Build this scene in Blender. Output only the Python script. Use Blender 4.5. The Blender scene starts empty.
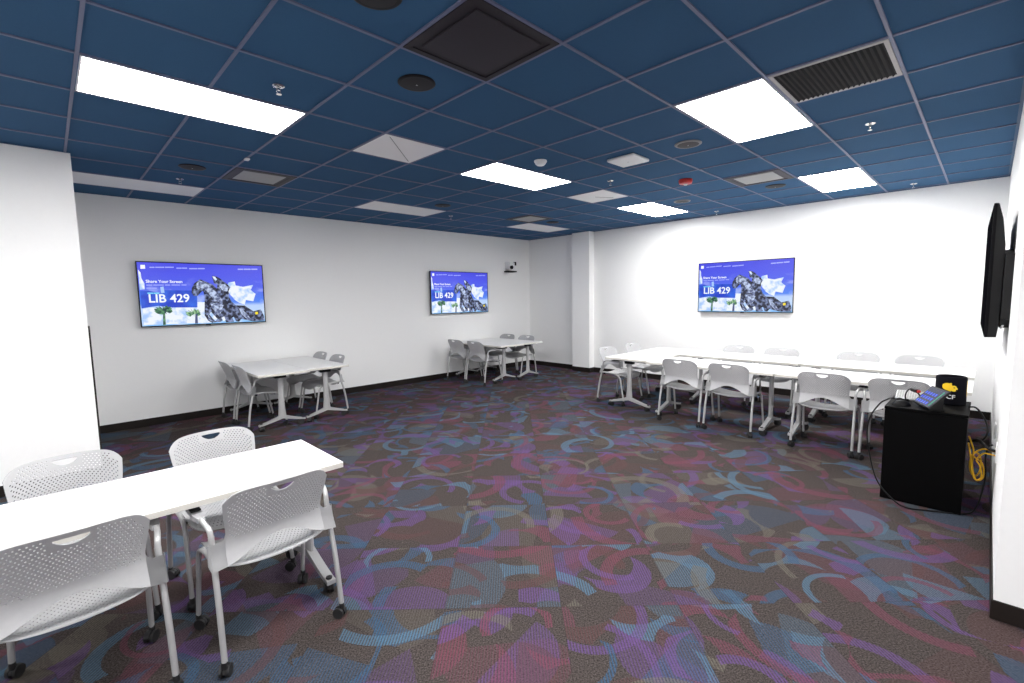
import bpy, bmesh, math, random
from mathutils import Vector, Matrix
random.seed(4)
PI = math.pi
C = bpy.context.scene
COL = C.collection
# ---------------------------------------------------------------- helpers
def srgb(r, g, b):
    f = lambda c: (c/255/12.92) if c/255 <= .04045 else ((c/255+.055)/1.055)**2.4
    return (f(r), f(g), f(b), 1)

def mat(name, col, rough=.5, metal=0., spec=.5, emit=None, es=1.):
    m = bpy.data.materials.new(name); m.use_nodes = True
    b = m.node_tree.nodes['Principled BSDF']
    b.inputs['Base Color'].default_value = col
    b.inputs['Roughness'].default_value = rough
    b.inputs['Metallic'].default_value = metal
    b.inputs['Specular IOR Level'].default_value = spec
    if emit:
        b.inputs['Emission Color'].default_value = emit
        b.inputs['Emission Strength'].default_value = es
    return m

def noise_mat(name, c1, c2, scale, rough=.6, bump=0., detail=4, spec=.4, metal=0.):
    m = mat(name, c1, rough, metal, spec); nt = m.node_tree; b = nt.nodes['Principled BSDF']
    tc = nt.nodes.new('ShaderNodeTexCoord'); n = nt.nodes.new('ShaderNodeTexNoise')
    n.inputs['Scale'].default_value = scale; n.inputs['Detail'].default_value = detail
    nt.links.new(tc.outputs['Object'], n.inputs['Vector'])
    r = nt.nodes.new('ShaderNodeMix'); r.data_type = 'RGBA'
    r.inputs['A'].default_value = c1; r.inputs['B'].default_value = c2
    nt.links.new(n.outputs['Fac'], r.inputs['Factor']); nt.links.new(r.outputs['Result'], b.inputs['Base Color'])
    if bump:
        bp = nt.nodes.new('ShaderNodeBump'); bp.inputs['Strength'].default_value = bump; bp.inputs['Distance'].default_value = .002
        nt.links.new(n.outputs['Fac'], bp.inputs['Height']); nt.links.new(bp.outputs['Normal'], b.inputs['Normal'])
    return m

def screen_mat(name, col, k=1.):
    m = bpy.data.materials.new(name); m.use_nodes = True; nt = m.node_tree
    b = nt.nodes['Principled BSDF']
    b.inputs['Base Color'].default_value = (.004, .004, .005, 1); b.inputs['Roughness'].default_value = .25
    b.inputs['Emission Color'].default_value = col; b.inputs['Emission Strength'].default_value = k
    return m

def mesh_from(bm, name, m, smooth=None):
    bmesh.ops.recalc_face_normals(bm, faces=bm.faces)
    me = bpy.data.meshes.new(name); bm.to_mesh(me); bm.free()
    for x in (m if isinstance(m, (list, tuple)) else [m]): me.materials.append(x)
    if smooth is not None:
        me.shade_smooth(); me.set_sharp_from_angle(angle=math.radians(smooth))
    return me

def obj(name, bm, m, parent=None, smooth=None, loc=None):
    me = mesh_from(bm, name, m, smooth)
    o = bpy.data.objects.new(name, me); COL.objects.link(o)
    if parent: o.parent = parent
    if loc: o.location = loc
    return o

def tag(o, label, cat, group=None, kind=None):
    if label: o['label'] = label
    if cat: o['category'] = cat
    if group: o['group'] = group
    if kind: o['kind'] = kind
    return o

def thing(name, label, cat, loc=(0, 0, 0), rz=0., group=None):
    o = bpy.data.objects.new(name, None); COL.objects.link(o); o.empty_display_size = .1
    o.location = loc; o.rotation_euler = (0, 0, rz)
    return tag(o, label, cat, group)

def struct(name, bm, m, parent=None, smooth=None):
    o = obj(name, bm, m, parent, smooth)
    if not parent: o['kind'] = 'structure'
    return o

def copy_tree(o, parent=None):
    c = o.copy(); COL.objects.link(c); c.parent = parent
    for ch in list(o.children): copy_tree(ch, c)
    return c

def box(bm, x0, x1, y0, y1, z0, z1, bev=0., seg=2, mi=0):
    vs = [bm.verts.new((x, y, z)) for z in (z0, z1) for y in (y0, y1) for x in (x0, x1)]
    fs = [bm.faces.new([vs[i] for i in f]) for f in ((0,2,3,1),(4,5,7,6),(0,1,5,4),(2,6,7,3),(0,4,6,2),(1,3,7,5))]
    for f in fs: f.material_index = mi
    if bev:
        es = set(e for f in fs for e in f.edges)
        bmesh.ops.bevel(bm, geom=list(es), offset=bev, segments=seg, affect='EDGES', profile=.5)
    return fs

def newbox(*a, **k):
    bm = bmesh.new(); box(bm, *a, **k); return bm

def smooth_path(pts, n=6):
    pts = [Vector(p) for p in pts]; out = []
    P = [2*pts[0]-pts[1]] + pts + [2*pts[-1]-pts[-2]]
    for i in range(1, len(P)-2):
        a, b, c, d = P[i-1:i+3]
        for k in range(n):
            t = k/n
            out.append(.5*((2*b)+(c-a)*t+(2*a-5*b+4*c-d)*t*t+(3*b-3*c+d-a)*t**3))
    out.append(pts[-1]); return out

def round_path(pts, r=.04, n=5):
    pts = [Vector(p) for p in pts]; out = [pts[0]]
    for i in range(1, len(pts)-1):
        a, b, c = pts[i-1], pts[i], pts[i+1]
        d1 = min(r, (a-b).length*.45); d2 = min(r, (c-b).length*.45)
        p, q = b+(a-b).normalized()*d1, b+(c-b).normalized()*d2
        for k in range(n+1):
            t = k/n; out.append(p*(1-t)**2+b*2*t*(1-t)+q*t*t)
    out.append(pts[-1]); return out

def tube(bm, path, r, n=10, rx=None, cap=True, up=None):
    """round (or oval: r along the frame's side, rx along its other axis) tube"""
    path = [Vector(p) for p in path]; rings = []
    side = None
    for i, p in enumerate(path):
        t = (path[min(i+1, len(path)-1)]-path[max(i-1, 0)]).normalized()
        if side is None:
            ref = Vector(up) if up else (Vector((1, 0, 0)) if abs(t.x) < .8 else Vector((0, 1, 0)))
            side = (ref-t*ref.dot(t)).normalized()
        else:
            side = (side-t*side.dot(t)).normalized()
        bi = t.cross(side)
        ri = r[i] if isinstance(r, (list, tuple)) else r
        rj = (rx[i] if isinstance(rx, (list, tuple)) else rx) if rx else ri
        rings.append([bm.verts.new(p+side*ri*math.cos(2*PI*k/n)+bi*rj*math.sin(2*PI*k/n)) for k in range(n)])
    for a, b in zip(rings, rings[1:]):
        for k in range(n): bm.faces.new((a[k], a[(k+1) % n], b[(k+1) % n], b[k]))
    if cap: bm.faces.new(rings[0][::-1]); bm.faces.new(rings[-1])

def cyl(bm, c, r, h, axis='z', n=24, r2=None):
    r2 = r if r2 is None else r2
    def P(a, rr, t):
        x, y = rr*math.cos(a), rr*math.sin(a)
        return {'z': (c[0]+x, c[1]+y, c[2]+t), 'x': (c[0]+t, c[1]+x, c[2]+y), 'y': (c[0]+x, c[1]+t, c[2]+y)}[axis]
    A = [bm.verts.new(P(2*PI*k/n, r, 0)) for k in range(n)]
    B = [bm.verts.new(P(2*PI*k/n, r2, h)) for k in range(n)]
    for k in range(n): bm.faces.new((A[k], A[(k+1) % n], B[(k+1) % n], B[k]))
    bm.faces.new(A[::-1]); bm.faces.new(B)

def lathe(bm, prof, c=(0, 0, 0), n=32):
    rings = []
    for (r, z) in prof:
        rings.append([bm.verts.new((c[0]+r*math.cos(2*PI*k/n), c[1]+r*math.sin(2*PI*k/n), c[2]+z)) for k in range(n)])
    for a, b in zip(rings, rings[1:]):
        for k in range(n): bm.faces.new((a[k], a[(k+1) % n], b[(k+1) % n], b[k]))
    bm.faces.new(rings[0][::-1]); bm.faces.new(rings[-1])

def prism(bm, poly, t0, t1, f):
    """2-D polygon extruded; f(a, b, t) gives the 3-D point"""
    A = [bm.verts.new(f(a, b, t0)) for a, b in poly]; B = [bm.verts.new(f(a, b, t1)) for a, b in poly]
    n = len(poly)
    for k in range(n): bm.faces.new((A[k], A[(k+1) % n], B[(k+1) % n], B[k]))
    fs = [bm.faces.new(A[::-1]), bm.faces.new(B)]
    bmesh.ops.triangulate(bm, faces=fs)

def poly_mesh(bm, poly, f):
    vs = [bm.verts.new(f(a, b)) for a, b in poly]
    fc = bm.faces.new(vs)
    bmesh.ops.triangulate(bm, faces=[fc])

def text_bm(s, size, f, bold=0., spacing=1.):
    """lettering as mesh; f(x, y) maps text plane to 3-D"""
    cu = bpy.data.curves.new('t', 'FONT'); cu.body = s; cu.size = size; cu.offset = bold; cu.space_character = spacing
    cu.resolution_u = 3
    o = bpy.data.objects.new('t', cu); COL.objects.link(o)
    dg = bpy.context.evaluated_depsgraph_get(); dg.update()
    me = bpy.data.meshes.new_from_object(o.evaluated_get(dg))
    bm = bmesh.new(); bm.from_mesh(me)
    for v in bm.verts: v.co = Vector(f(v.co.x, v.co.y))
    bpy.data.objects.remove(o); bpy.data.curves.remove(cu); bpy.data.meshes.remove(me)
    return bm

def join_bm(dst, src):
    me = bpy.data.meshes.new('j'); src.to_mesh(me); src.free(); dst.from_mesh(me); bpy.data.meshes.remove(me)

# ---------------------------------------------------------------- camera (solved from the ceiling grid)
F = 469.605; H = 1.62; ZC = 2.9516
R_ = Vector((0.71122092, -0.70278248, -0.01617369)); U_ = Vector((0.07759109, 0.05561406, 0.99543292)); FW = Vector((0.69867333, 0.70922765, -0.09408354))
cam = bpy.data.cameras.new('camera'); co = bpy.data.objects.new('camera', cam); COL.objects.link(co)
cam.sensor_width = 36; cam.lens = F/1024*36; cam.clip_start = .02
M = Matrix((R_, U_, -FW)).transposed().to_4x4(); M.translation = (0, 0, H); co.matrix_world = M
C.camera = co
C.view_settings.view_transform = 'Standard'; C.view_settings.look = 'None'
C.view_settings.exposure = 0; C.view_settings.gamma = 1; C.view_settings.use_curve_mapping = False
LIGHT = 35.5

# ---------------------------------------------------------------- materials
M_wall = noise_mat('white_wall_paint', (.885, .885, .88, 1), (.91, .91, .905, 1), 40, .75, .05, spec=.2)
M_tile = noise_mat('blue_ceiling_tile', (.037, .100, .200, 1), (.043, .116, .225, 1), 180, .9, .25, 2, spec=.12)
M_grid = mat('ceiling_tee_paint', (.125, .140, .235, 1), .5)
M_base = noise_mat('dark_brown_vinyl_base', (.011, .008, .007, 1), (.016, .012, .010, 1), 12, .5, spec=.25)
M_on = mat('lit_diffuser', (.9, .9, .9, 1), .5, emit=(1, .985, .97, 1), es=LIGHT)
M_off = noise_mat('unlit_diffuser', (.86, .85, .85, 1), (.90, .89, .89, 1), 300, .4)
M_white = noise_mat('white_laminate', (.84, .835, .82, 1), (.88, .875, .86, 1), 5, .32, spec=.35)
M_edge = mat('cream_edge_band', (.62, .60, .55, 1), .45)
M_shell = noise_mat('light_grey_plastic', (.43, .43, .44, 1), (.47, .47, .48, 1), 60, .42, spec=.45)
M_leg = noise_mat('silver_powder_coat', (.45, .45, .45, 1), (.50, .50, .50, 1), 250, .34, metal=.35, spec=.5)
M_black = noise_mat('black_plastic', (.004, .004, .0045, 1), (.007, .007, .0075, 1), 90, .5, spec=.25)
M_blackm = noise_mat('black_laminate', (.0012, .0012, .0014, 1), (.002, .0019, .0022, 1), 30, .6, spec=.06)
M_rubber = mat('caster_rubber', (.012, .012, .013, 1), .6)
M_wpl = mat('white_plastic', (.80, .80, .81, 1), .4)
M_chrome = mat('chrome', (.75, .75, .76, 1), .2, 1.)
M_red = mat('red_plastic', (.55, .02, .02, 1), .35)
M_dark = noise_mat('dark_bronze_metal', (.009, .006, .009, 1), (.013, .009, .013, 1), 40, .5)
M_spk = noise_mat('speaker_grille_cloth', (.010, .009, .010, 1), (.028, .026, .028, 1), 900, .7)
M_spkg = noise_mat('grey_speaker_grille_cloth', (.04, .04, .045, 1), (.08, .078, .085, 1), 900, .7)
M_ventin = noise_mat('vent_perforated_face', (.34, .34, .33, 1), (.42, .42, .41, 1), 400, .6)
M_yel = mat('yellow_cable_jacket', (.75, .42, .005, 1), .45)
M_gold = mat('gold_print', (.85, .55, .01, 1), .5)
M_print = mat('white_print', (.8, .8, .82, 1), .5)
M_fab = noise_mat('black_knit_fabric', (.003, .003, .005, 1), (.007, .007, .011, 1), 500, .9, .3, spec=.1)

def carpet():
    m = mat('patterned_carpet_tile', (.05, .05, .05, 1), 1., 0, 0.); nt = m.node_tree; N = nt.nodes; L = nt.links
    b = N['Principled BSDF']
    tc = N.new('ShaderNodeTexCoord')
    rot = N.new('ShaderNodeVectorRotate'); rot.rotation_type = 'Z_AXIS'; rot.inputs['Angle'].default_value = math.radians(44.6)
    L.new(tc.outputs['Object'], rot.inputs['Vector'])
    def vm(op, a, bb=None, s=None):
        n = N.new('ShaderNodeVectorMath'); n.operation = op
        for i, v in enumerate((a, bb)):
            if v is None: continue
            if isinstance(v, tuple): n.inputs[i].default_value = v
            else: L.new(v, n.inputs[i])
        if s is not None:
            if isinstance(s, (int, float)): n.inputs['Scale'].default_value = s
            else: L.new(s, n.inputs['Scale'])
        return n.outputs['Vector']
    def ma(op, a, bb=None, cc=None):
        n = N.new('ShaderNodeMath'); n.operation = op
        for i, v in enumerate((a, bb, cc)):
            if v is None: continue
            if isinstance(v, (int, float)): n.inputs[i].default_value = v
            else: L.new(v, n.inputs[i])
        return n.outputs[0]
    T = .61
    P = vm('ADD', rot.outputs['Vector'], (.375, .12, 0))
    Pn = vm('SCALE', P, s=1/T)
    cell = vm('FLOOR', Pn)
    wn = N.new('ShaderNodeTexWhiteNoise'); wn.noise_dimensions = '2D'; L.new(cell, wn.inputs['Vector'])
    local = vm('SUBTRACT', Pn, cell); local = vm('SUBTRACT', local, (.5, .5, 0))
    q = ma('MULTIPLY', ma('FLOOR', ma('MULTIPLY', wn.outputs['Value'], 4)), PI/2)
    r2 = N.new('ShaderNodeVectorRotate'); r2.rotation_type = 'Z_AXIS'; L.new(local, r2.inputs['Vector']); L.new(q, r2.inputs['Angle'])
    off = vm('SCALE', wn.outputs['Color'], s=37.)
    A = vm('ADD', vm('SCALE', r2.outputs['Vector'], s=T), off)
    def sep(v):
        s = N.new('ShaderNodeSeparateColor'); L.new(v, s.inputs[0]); return s.outputs
    def mixc(fac, a, c):
        x = N.new('ShaderNodeMix'); x.data_type = 'RGBA'; L.new(fac, x.inputs['Factor'])
        for nm, v in (('A', a), ('B', c)):
            if isinstance(v, tuple): x.inputs[nm].default_value = v
            else: L.new(v, x.inputs[nm])
        return x.outputs['Result']
    def vor(scale, seed):
        v = N.new('ShaderNodeTexVoronoi'); v.voronoi_dimensions = '2D'; v.feature = 'F1'
        v.inputs['Scale'].default_value = scale; v.inputs['Randomness'].default_value = .8
        L.new(vm('ADD', A, (seed, seed*1.7, 0)), v.inputs['Vector']); return v
    def palette(fac):
        r = N.new('ShaderNodeValToRGB'); r.color_ramp.interpolation = 'CONSTANT'; e = r.color_ramp.elements
        cols = [(0, BLUE), (.22, RED), (.41, CYAN), (.54, PURP), (.74, RED2), (.87, TAN)]
        e[0].position = 0; e[0].color = cols[0][1]; e[1].position = cols[1][0]; e[1].color = cols[1][1]
        for p_, c_ in cols[2:]:
            x = e.new(p_); x.color = c_
        L.new(fac, r.inputs[0]); return r.outputs['Color']
    K = .86
    kk = lambda *c: tuple(x*K for x in c)+(1,)
    BLUE = kk(.040, .095, .170); CYAN = kk(.080, .158, .235); RED = kk(.150, .050, .078); RED2 = kk(.10, .050, .052); PURP = kk(.120, .066, .190); TAN = kk(.130, .118, .098)
    ns = N.new('ShaderNodeTexNoise'); ns.inputs['Scale'].default_value = 130; ns.inputs['Detail'].default_value = 5; ns.inputs['Roughness'].default_value = .8; L.new(rot.outputs['Vector'], ns.inputs['Vector'])
    spk = ma('MULTIPLY_ADD', ma('SUBTRACT', ns.outputs['Fac'], .5), 3.2, .5)
    base = mixc(spk, kk(.020, .016, .016), kk(.104, .088, .082))
    colr = base
    # stripes of the tufting, running away from the camera
    sx = N.new('ShaderNodeSeparateXYZ'); L.new(rot.outputs['Vector'], sx.inputs[0])
    st = ma('SINE', ma('MULTIPLY', sx.outputs['X'], 2*PI/.014))
    stripe = ma('MULTIPLY_ADD', st, .42, .56)
    def layer(colr, scale, seed, kind, keep, amt=1.):
        v = vor(scale, seed); c = sep(v.outputs['Color'])
        d = v.outputs['Distance']
        if kind == 'ring':       # arcs: rings clipped by the cell borders and by a half plane
            r0 = ma('MULTIPLY_ADD', c[0], .22, .34)
            k = ma('LESS_THAN', ma('ABSOLUTE', ma('SUBTRACT', d, r0)), ma('MULTIPLY_ADD', c[1], .035, .032))
        elif kind == 'disc':     # crescents: a disc minus the same disc shifted
            v2 = N.new('ShaderNodeTexVoronoi'); v2.voronoi_dimensions = '2D'; v2.inputs['Scale'].default_value = scale; v2.inputs['Randomness'].default_value = .8
            L.new(vm('ADD', A, (seed+.11, seed*1.7+.07, 0)), v2.inputs['Vector'])
            k = ma('MULTIPLY', ma('LESS_THAN', d, .52), ma('GREATER_THAN', v2.outputs['Distance'], .50))
        elif kind == 'disc0':
            k = ma('LESS_THAN', d, .60)
        else:
            k = ma('LESS_THAN', d, .50)
        k = ma('MULTIPLY', k, ma('LESS_THAN', c[2], keep))
        # half plane through the tile at random slope makes straight cuts
        sa = N.new('ShaderNodeSeparateXYZ'); L.new(A, sa.inputs[0])
        ang = ma('MULTIPLY', c[1], 6.28)
        pr = ma('ADD', ma('MULTIPLY', sa.outputs['X'], ma('COSINE', ang)), ma('MULTIPLY', sa.outputs['Y'], ma('SINE', ang)))
        ps = N.new('ShaderNodeVectorMath'); ps.operation = 'DOT_PRODUCT'; 
        pp = vm('SUBTRACT', v.outputs['Position'], (seed, seed*1.7, 0))
        cb = N.new('ShaderNodeCombineXYZ'); L.new(ma('COSINE', ang), cb.inputs[0]); L.new(ma('SINE', ang), cb.inputs[1])
        L.new(pp, ps.inputs[0]); L.new(cb.outputs[0], ps.inputs[1])
        half = ma('GREATER_THAN', ma('SUBTRACT', pr, ps.outputs['Value']), -.05 if kind == 'ring' else 0.)
        if kind != 'disc': k = ma('MULTIPLY', k, half)
        pal = palette(ma('FRACT', ma('MULTIPLY', ma('ADD', c[0], c[1]), 3.7)))
        f = ma('MULTIPLY', ma('MULTIPLY', k, stripe), amt)
        return mixc(f, colr, pal)
    colr = layer(colr, 1.6, 53.1, 'disc0', .75, .38)
    colr = layer(colr, 2.0, 3.1, 'wedge', .55, .60)
    colr = layer(colr, 2.4, 17.3, 'wedge', .40, .70)
    colr = layer(colr, 2.0, 9.7, 'disc', .70, .75)
    colr = layer(colr, 1.6, 23.9, 'ring', .95, .85)
    colr = layer(colr, 2.6, 31.3, 'disc', .55, .85)
    colr = layer(colr, 1.35, 41.7, 'ring', .75, .85)
    colr = layer(colr, 2.2, 61.3, 'ring', .45, .9)
    tex = ma('MULTIPLY_ADD', ma('SUBTRACT', ns.outputs['Fac'], .5), 1.7, .97)
    tx = N.new('ShaderNodeVectorMath'); tx.operation = 'SCALE'; L.new(colr, tx.inputs[0]); L.new(tex, tx.inputs['Scale'])
    colr = tx.outputs[0]
    # seams
    ab = vm('ABSOLUTE', local); sp = N.new('ShaderNodeSeparateXYZ'); L.new(ab, sp.inputs[0])
    seam = ma('GREATER_THAN', ma('MAXIMUM', sp.outputs['X'], sp.outputs['Y']), .4965)
    colr = mixc(ma('MULTIPLY', seam, .3), colr, (.02, .018, .018, 1))
    L.new(colr, b.inputs['Base Color'])
    bp = N.new('ShaderNodeBump'); bp.inputs['Strength'].default_value = .25; bp.inputs['Distance'].default_value = .002
    L.new(ns.outputs['Fac'], bp.inputs['Height']); L.new(bp.outputs['Normal'], b.inputs['Normal'])
    return m
M_carpet = carpet()

# ---------------------------------------------------------------- room shell
XW = 8.235; YB = 7.73; YR = -.096; XL = -3.3; YN = -2.6; YLW = 5.787; XE = .252; XP = 3.205; T = .15
struct('floor', newbox(XL-T, XW+T, YN-T, YB+T, -.1, 0), M_carpet)
struct('wall_back', newbox(XE, XW+T, YB, YB+T, 0, ZC), M_wall)
struct('wall_left', newbox(XL, XE, YLW, YB+T, 0, ZC), M_wall)
struct('wall_far_right', newbox(XW, XW+T, YR-T, YB, 0, ZC), M_wall)
struct('wall_column', newbox(8.075, XW, 5.875, 6.325, 0, ZC), M_wall)
struct('wall_right', newbox(XP, XW, YN, YR, 0, ZC), M_wall)
struct('wall_rear', newbox(XL, XP, YN-T, YN, 0, ZC), M_wall)
struct('wall_side', newbox(XL-T, XL, YN-T, YB+T, 0, ZC), M_wall)
# cove base, 10 cm
def base(name, *a):
    bm = newbox(*a, bev=.003, seg=1); return struct(name, bm, M_base)
bt = .008; bh = .1
base('baseboard_back', XE, XW, YB-bt, YB, 0, bh)
base('baseboard_left', XL, XE+bt, YLW-bt, YLW, 0, bh)
base('baseboard_left_return', XE, XE+bt, YLW, YB-bt, 0, bh)
bm = newbox(XW-bt, XW, YR, 5.875-bt, 0, bh, bev=.003, seg=1); box(bm, XW-bt, XW, 6.325, YB-bt, 0, bh, bev=.003, seg=1)
struct('baseboard_far_right', bm, M_base)
bm = newbox(8.075-bt, 8.075, 5.875-bt, 6.325, 0, bh, bev=.003, seg=1); box(bm, 8.075, XW, 5.875-bt, 5.875, 0, bh, bev=.003, seg=1)
struct('baseboard_column', bm, M_base)
bm = newbox(XP, XW-bt, YR, YR+bt, 0, bh, bev=.003, seg=1); box(bm, XP-bt, XP, YN, YR+bt, 0, bh, bev=.003, seg=1)
struct('baseboard_right', bm, M_base)
# thin dark strip on the lower half of the left wall's end
struct('wall_end_strip_1', newbox(XE, XE+.014, YLW+.002, YLW+.06, bh, 1.42, bev=.002, seg=1), M_base)

# ceiling and its tee grid
X0, Y0, G = .218, 2.881, .61
gx = lambda i: X0+G*i
gy = lambda j: Y0+G*j
ceil = struct('ceiling', newbox(XL-T, XW+T, YN-T, YB+T, ZC+.006, ZC+.1), M_tile)
lights_on = [(0, 1), (5, -3), (5, 1), (10, -3), (10, 1), (0, -3), (-5, 1), (-5, -3), (0, -7)]
lights_off = [(5, 5), (10, 5), (0, 6)]
skip = set()
for (i, j) in lights_on+lights_off: skip.add((i+1, j))
bm = bmesh.new(); w = .0085
for i in range(-6, 14):
    x = gx(i)
    if x > XW-.02 or x < XL: continue
    for j in range(-9, 8):
        if (i, j) in skip: continue
        y0, y1 = gy(j), min(gy(j+1), YB)
        if x > XP-.02: y0 = max(y0, YR)
        if x < XE: y1 = min(y1, YLW)
        y0 = max(y0, YN)
        if y1-y0 > .02: box(bm, x-w, x+w, y0, y1, ZC-.002, ZC+.006)
for j in range(-8, 8):
    y = gy(j)
    xa = XL if y < YLW else XE
    xb = XP if y < YR else XW
    box(bm, xa, xb, y-w, y+w, ZC-.0025, ZC+.0055)
# wall angle around the perimeter
for (a, b_, c_, d) in ((XE, XW, YB-.02, YB), (XL, XE, YLW-.02, YLW), (XW-.02, XW, YR, YB), (XP, XW, YR, YR+.02), (XP-.02, XP, YN, YR), (8.055, 8.075, 5.855, 6.325), (8.055, XW, 5.855, 5.875)):
    box(bm, a, b_, c_, d, ZC-.003, ZC+.005, mi=1)
obj('grid_bar', bm, [M_grid, mat('blue_wall_angle', (.022, .075, .17, 1), .6)], ceil)

# ceiling fixtures -------------------------------------------------
def troffer(i, j, on, label):
    t = thing('ceiling_light', label, 'ceiling light', (gx(i+1), gy(j)+G/2, ZC), 0, 'ceiling lights' )
    a, b_ = G-.013, G/2-.013
    bm = bmesh.new(); f = .01
    box(bm, -a, a, -b_, -b_+f, -.003, .004); box(bm, -a, a, b_-f, b_, -.003, .004)
    box(bm, -a, -a+f, -b_+f, b_-f, -.003, .004); box(bm, a-f, a, -b_+f, b_-f, -.003, .004)
    obj('frame', bm, M_wpl, t)
    obj('diffuser', newbox(-a+f, a-f, -b_+f, b_-f, -.002, .003), M_on if on else M_off, t)
    return t
on_lab = {(0, 1): 'lit rectangular ceiling light panel at the left, above the wall-end and the left white wall',
          (5, -3): 'largest looking lit ceiling panel at right, touching the black slatted grille',
          (5, 1): 'lit ceiling panel in the middle, beside the small white smoke detector',
          (10, -3): 'lit ceiling panel nearest the top of the right-hand far wall, beyond the framed vent',
          (10, 1): 'farthest lit ceiling panel, above the middle of the far right wall near the column',
          (0, -3): 'lit ceiling panel almost above the near white table, out of the picture overhead',
          (-5, 1): 'lit ceiling panel left of the near table, outside the picture',
          (-5, -3): 'lit ceiling panel left of the camera, outside the picture',
          (0, -7): 'lit ceiling panel behind the camera, outside the picture'}
off_lab = {(5, 5): 'unlit white ceiling light panel above the second wall screen, beside a small black speaker',
           (10, 5): 'unlit white ceiling light panel in front of the far corner, next to a small vent',
           (0, 6): 'long unlit ceiling light panel at the far left, running behind the wall end'}
for k, lab in on_lab.items(): troffer(*k, True, lab)
for k, lab in off_lab.items(): troffer(*k, False, lab)

def access(i, j, label, diag):
    t = thing('ceiling_panel', label, 'ceiling panel', (gx(i)+G/2, gy(j)+G/2, ZC), 0, 'white square ceiling panels')
    a = G/2-.013
    obj('panel', newbox(-a, a, -a, a, -.003, .004, bev=.001, seg=1), M_off, t)
    bm = bmesh.new()
    pth = [(-.24, -.26, -.004), (.25, .24, -.004)] if diag else [(-.02, .02, -.004), (.2, -.12, -.004)]
    tube(bm, pth, .0035, 6); obj('seam_strip', bm, mat('grey_seam', (.3, .3, .3, 1), .6), t)
access(3, 1, 'white square ceiling panel with a diagonal seam, left of the middle lit panel', True)
access(8, 1, 'plain white square ceiling panel between the two farther lit panels', False)

# large dark panel
t = thing('return_grille', 'large square dark bronze ceiling panel with stepped frame at top centre', 'ceiling grille', (gx(2)+G/2, gy(-2)+G/2, ZC))
a = G/2-.012
bm = bmesh.new()
for (u0, u1, z) in ((a-.035, a, -.004), (a-.07, a-.035, .000)):
    box(bm, -u1, u1, -u1, -u0, z, .005); box(bm, -u1, u1, u0, u1, z, .005); box(bm, -u1, -u0, -u0, u0, z, .005); box(bm, u0, u1, -u0, u0, z, .005)
obj('frame', bm, M_dark, t)
obj('face_panel', newbox(-a+.07, a-.07, -a+.07, a-.07, -.006, .004, bev=.002, seg=1), noise_mat('dark_face', (.013, .009, .014, 1), (.017, .012, .018, 1), 30, .45), t)

t = thing('slatted_grille', 'black slatted square ceiling grille with pale rim, at upper right beside the bright panel', 'ceiling grille', (gx(5)+G/2, gy(-4)+G/2, ZC))
bm = bmesh.new(); a = G/2-.012; f = .022
box(bm, -a, a, -a, -a+f, -.005, .004); box(bm, -a, a, a-f, a, -.005, .004); box(bm, -a, -a+f, -a+f, a-f, -.005, .004); box(bm, a-f, a, -a+f, a-f, -.005, .004)
obj('frame', bm, mat('pale_grille_frame', (.42, .40, .40, 1), .45), t)
obj('backing', newbox(-a+f, a-f, -a+f, a-f, .0, .004), mat('void_black', (.003, .003, .004, 1), .8), t)
bm = bmesh.new()
nS = 19
for k in range(nS):
    y = -a+f+(2*a-2*f)*(k+.5)/nS
    prism(bm, [(y-.003, -.001), (y+.006, -.010), (y+.008, -.010), (y, -.001)], -a+f, a-f, lambda p, q_, s: (s, p, q_))
obj('slat', bm, mat('black_slat', (.003, .003, .0045, 1), .6, 0, .1), t)

def framed_vent(i, j, label):
    t = thing('ceiling_vent', label, 'ceiling vent', (gx(i)+G/2, gy(j)+G/2, ZC), 0, 'framed square vents')
    a = G/2-.013; bm = bmesh.new()
    for (u0, u1, z) in ((a-.05, a, -.006), (a-.085, a-.05, -.002)):
        box(bm, -u1, u1, -u1, -u0, z, .005); box(bm, -u1, u1, u0, u1, z, .005); box(bm, -u1, -u0, -u0, u0, z, .005); box(bm, u0, u1, -u0, u0, z, .005)
    obj('frame', bm, M_dark, t)
    obj('face_panel', newbox(-a+.085, a-.085, -a+.085, a-.085, -.005, .004, bev=.002, seg=1), M_ventin, t)
framed_vent(2, 4, 'dark framed ceiling vent with grey centre above the left wall screen')
framed_vent(9, -2, 'dark framed ceiling vent with grey centre between two lit panels at right')
framed_vent(9, 4, 'small looking framed ceiling vent near the far corner, beside the unlit panel')

def speaker(i, j, label, m):
    t = thing('ceiling_speaker', label, 'ceiling speaker', (gx(i), gy(j), ZC), 0, 'round ceiling speakers')
    bm = bmesh.new(); lathe(bm, [(.085, 0), (.115, 0), (.116, -.004), (.108, -.009), (.092, -.010), (.085, -.008)][::-1], (0, 0, .005)); 
    obj('rim', bm, m[1], t, 40)
    bm = bmesh.new(); lathe(bm, [(.001, -.013), (.05, -.012), (.100, -.006), (.100, .004), (.001, .005)], (0, 0, .002)); obj('grille', bm, m[0], t, 50)
    bm = bmesh.new(); lathe(bm, [(.001, -.014), (.005, -.014), (.006, -.011)], (0, 0, .002), 12); obj('badge', bm, M_chrome, t)
K_ = (M_spk, M_black); Gg = (M_spkg, mat('grey_rim', (.16, .16, .17, 1), .5))
speaker(1.5, -1.5, 'round black ceiling speaker cut by the top edge of the picture', K_)
speaker(2.5, -.5, 'round black ceiling speaker below-left of the large dark square panel', K_)
speaker(1.5, 4.5, 'round black ceiling speaker at far left beside the small framed vent', K_)
speaker(6.5, 4.5, 'small looking black round speaker beside the unlit middle ceiling panel', K_)
speaker(6.5, -1.5, 'round grey ceiling speaker just left of the brightest right ceiling panel', Gg)
speaker(10.5, 4.5, 'smallest looking black round speaker near the far corner vent', K_)
speaker(10.5, -1.5, 'round dark ceiling speaker beyond the right framed vent', K_)
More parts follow.
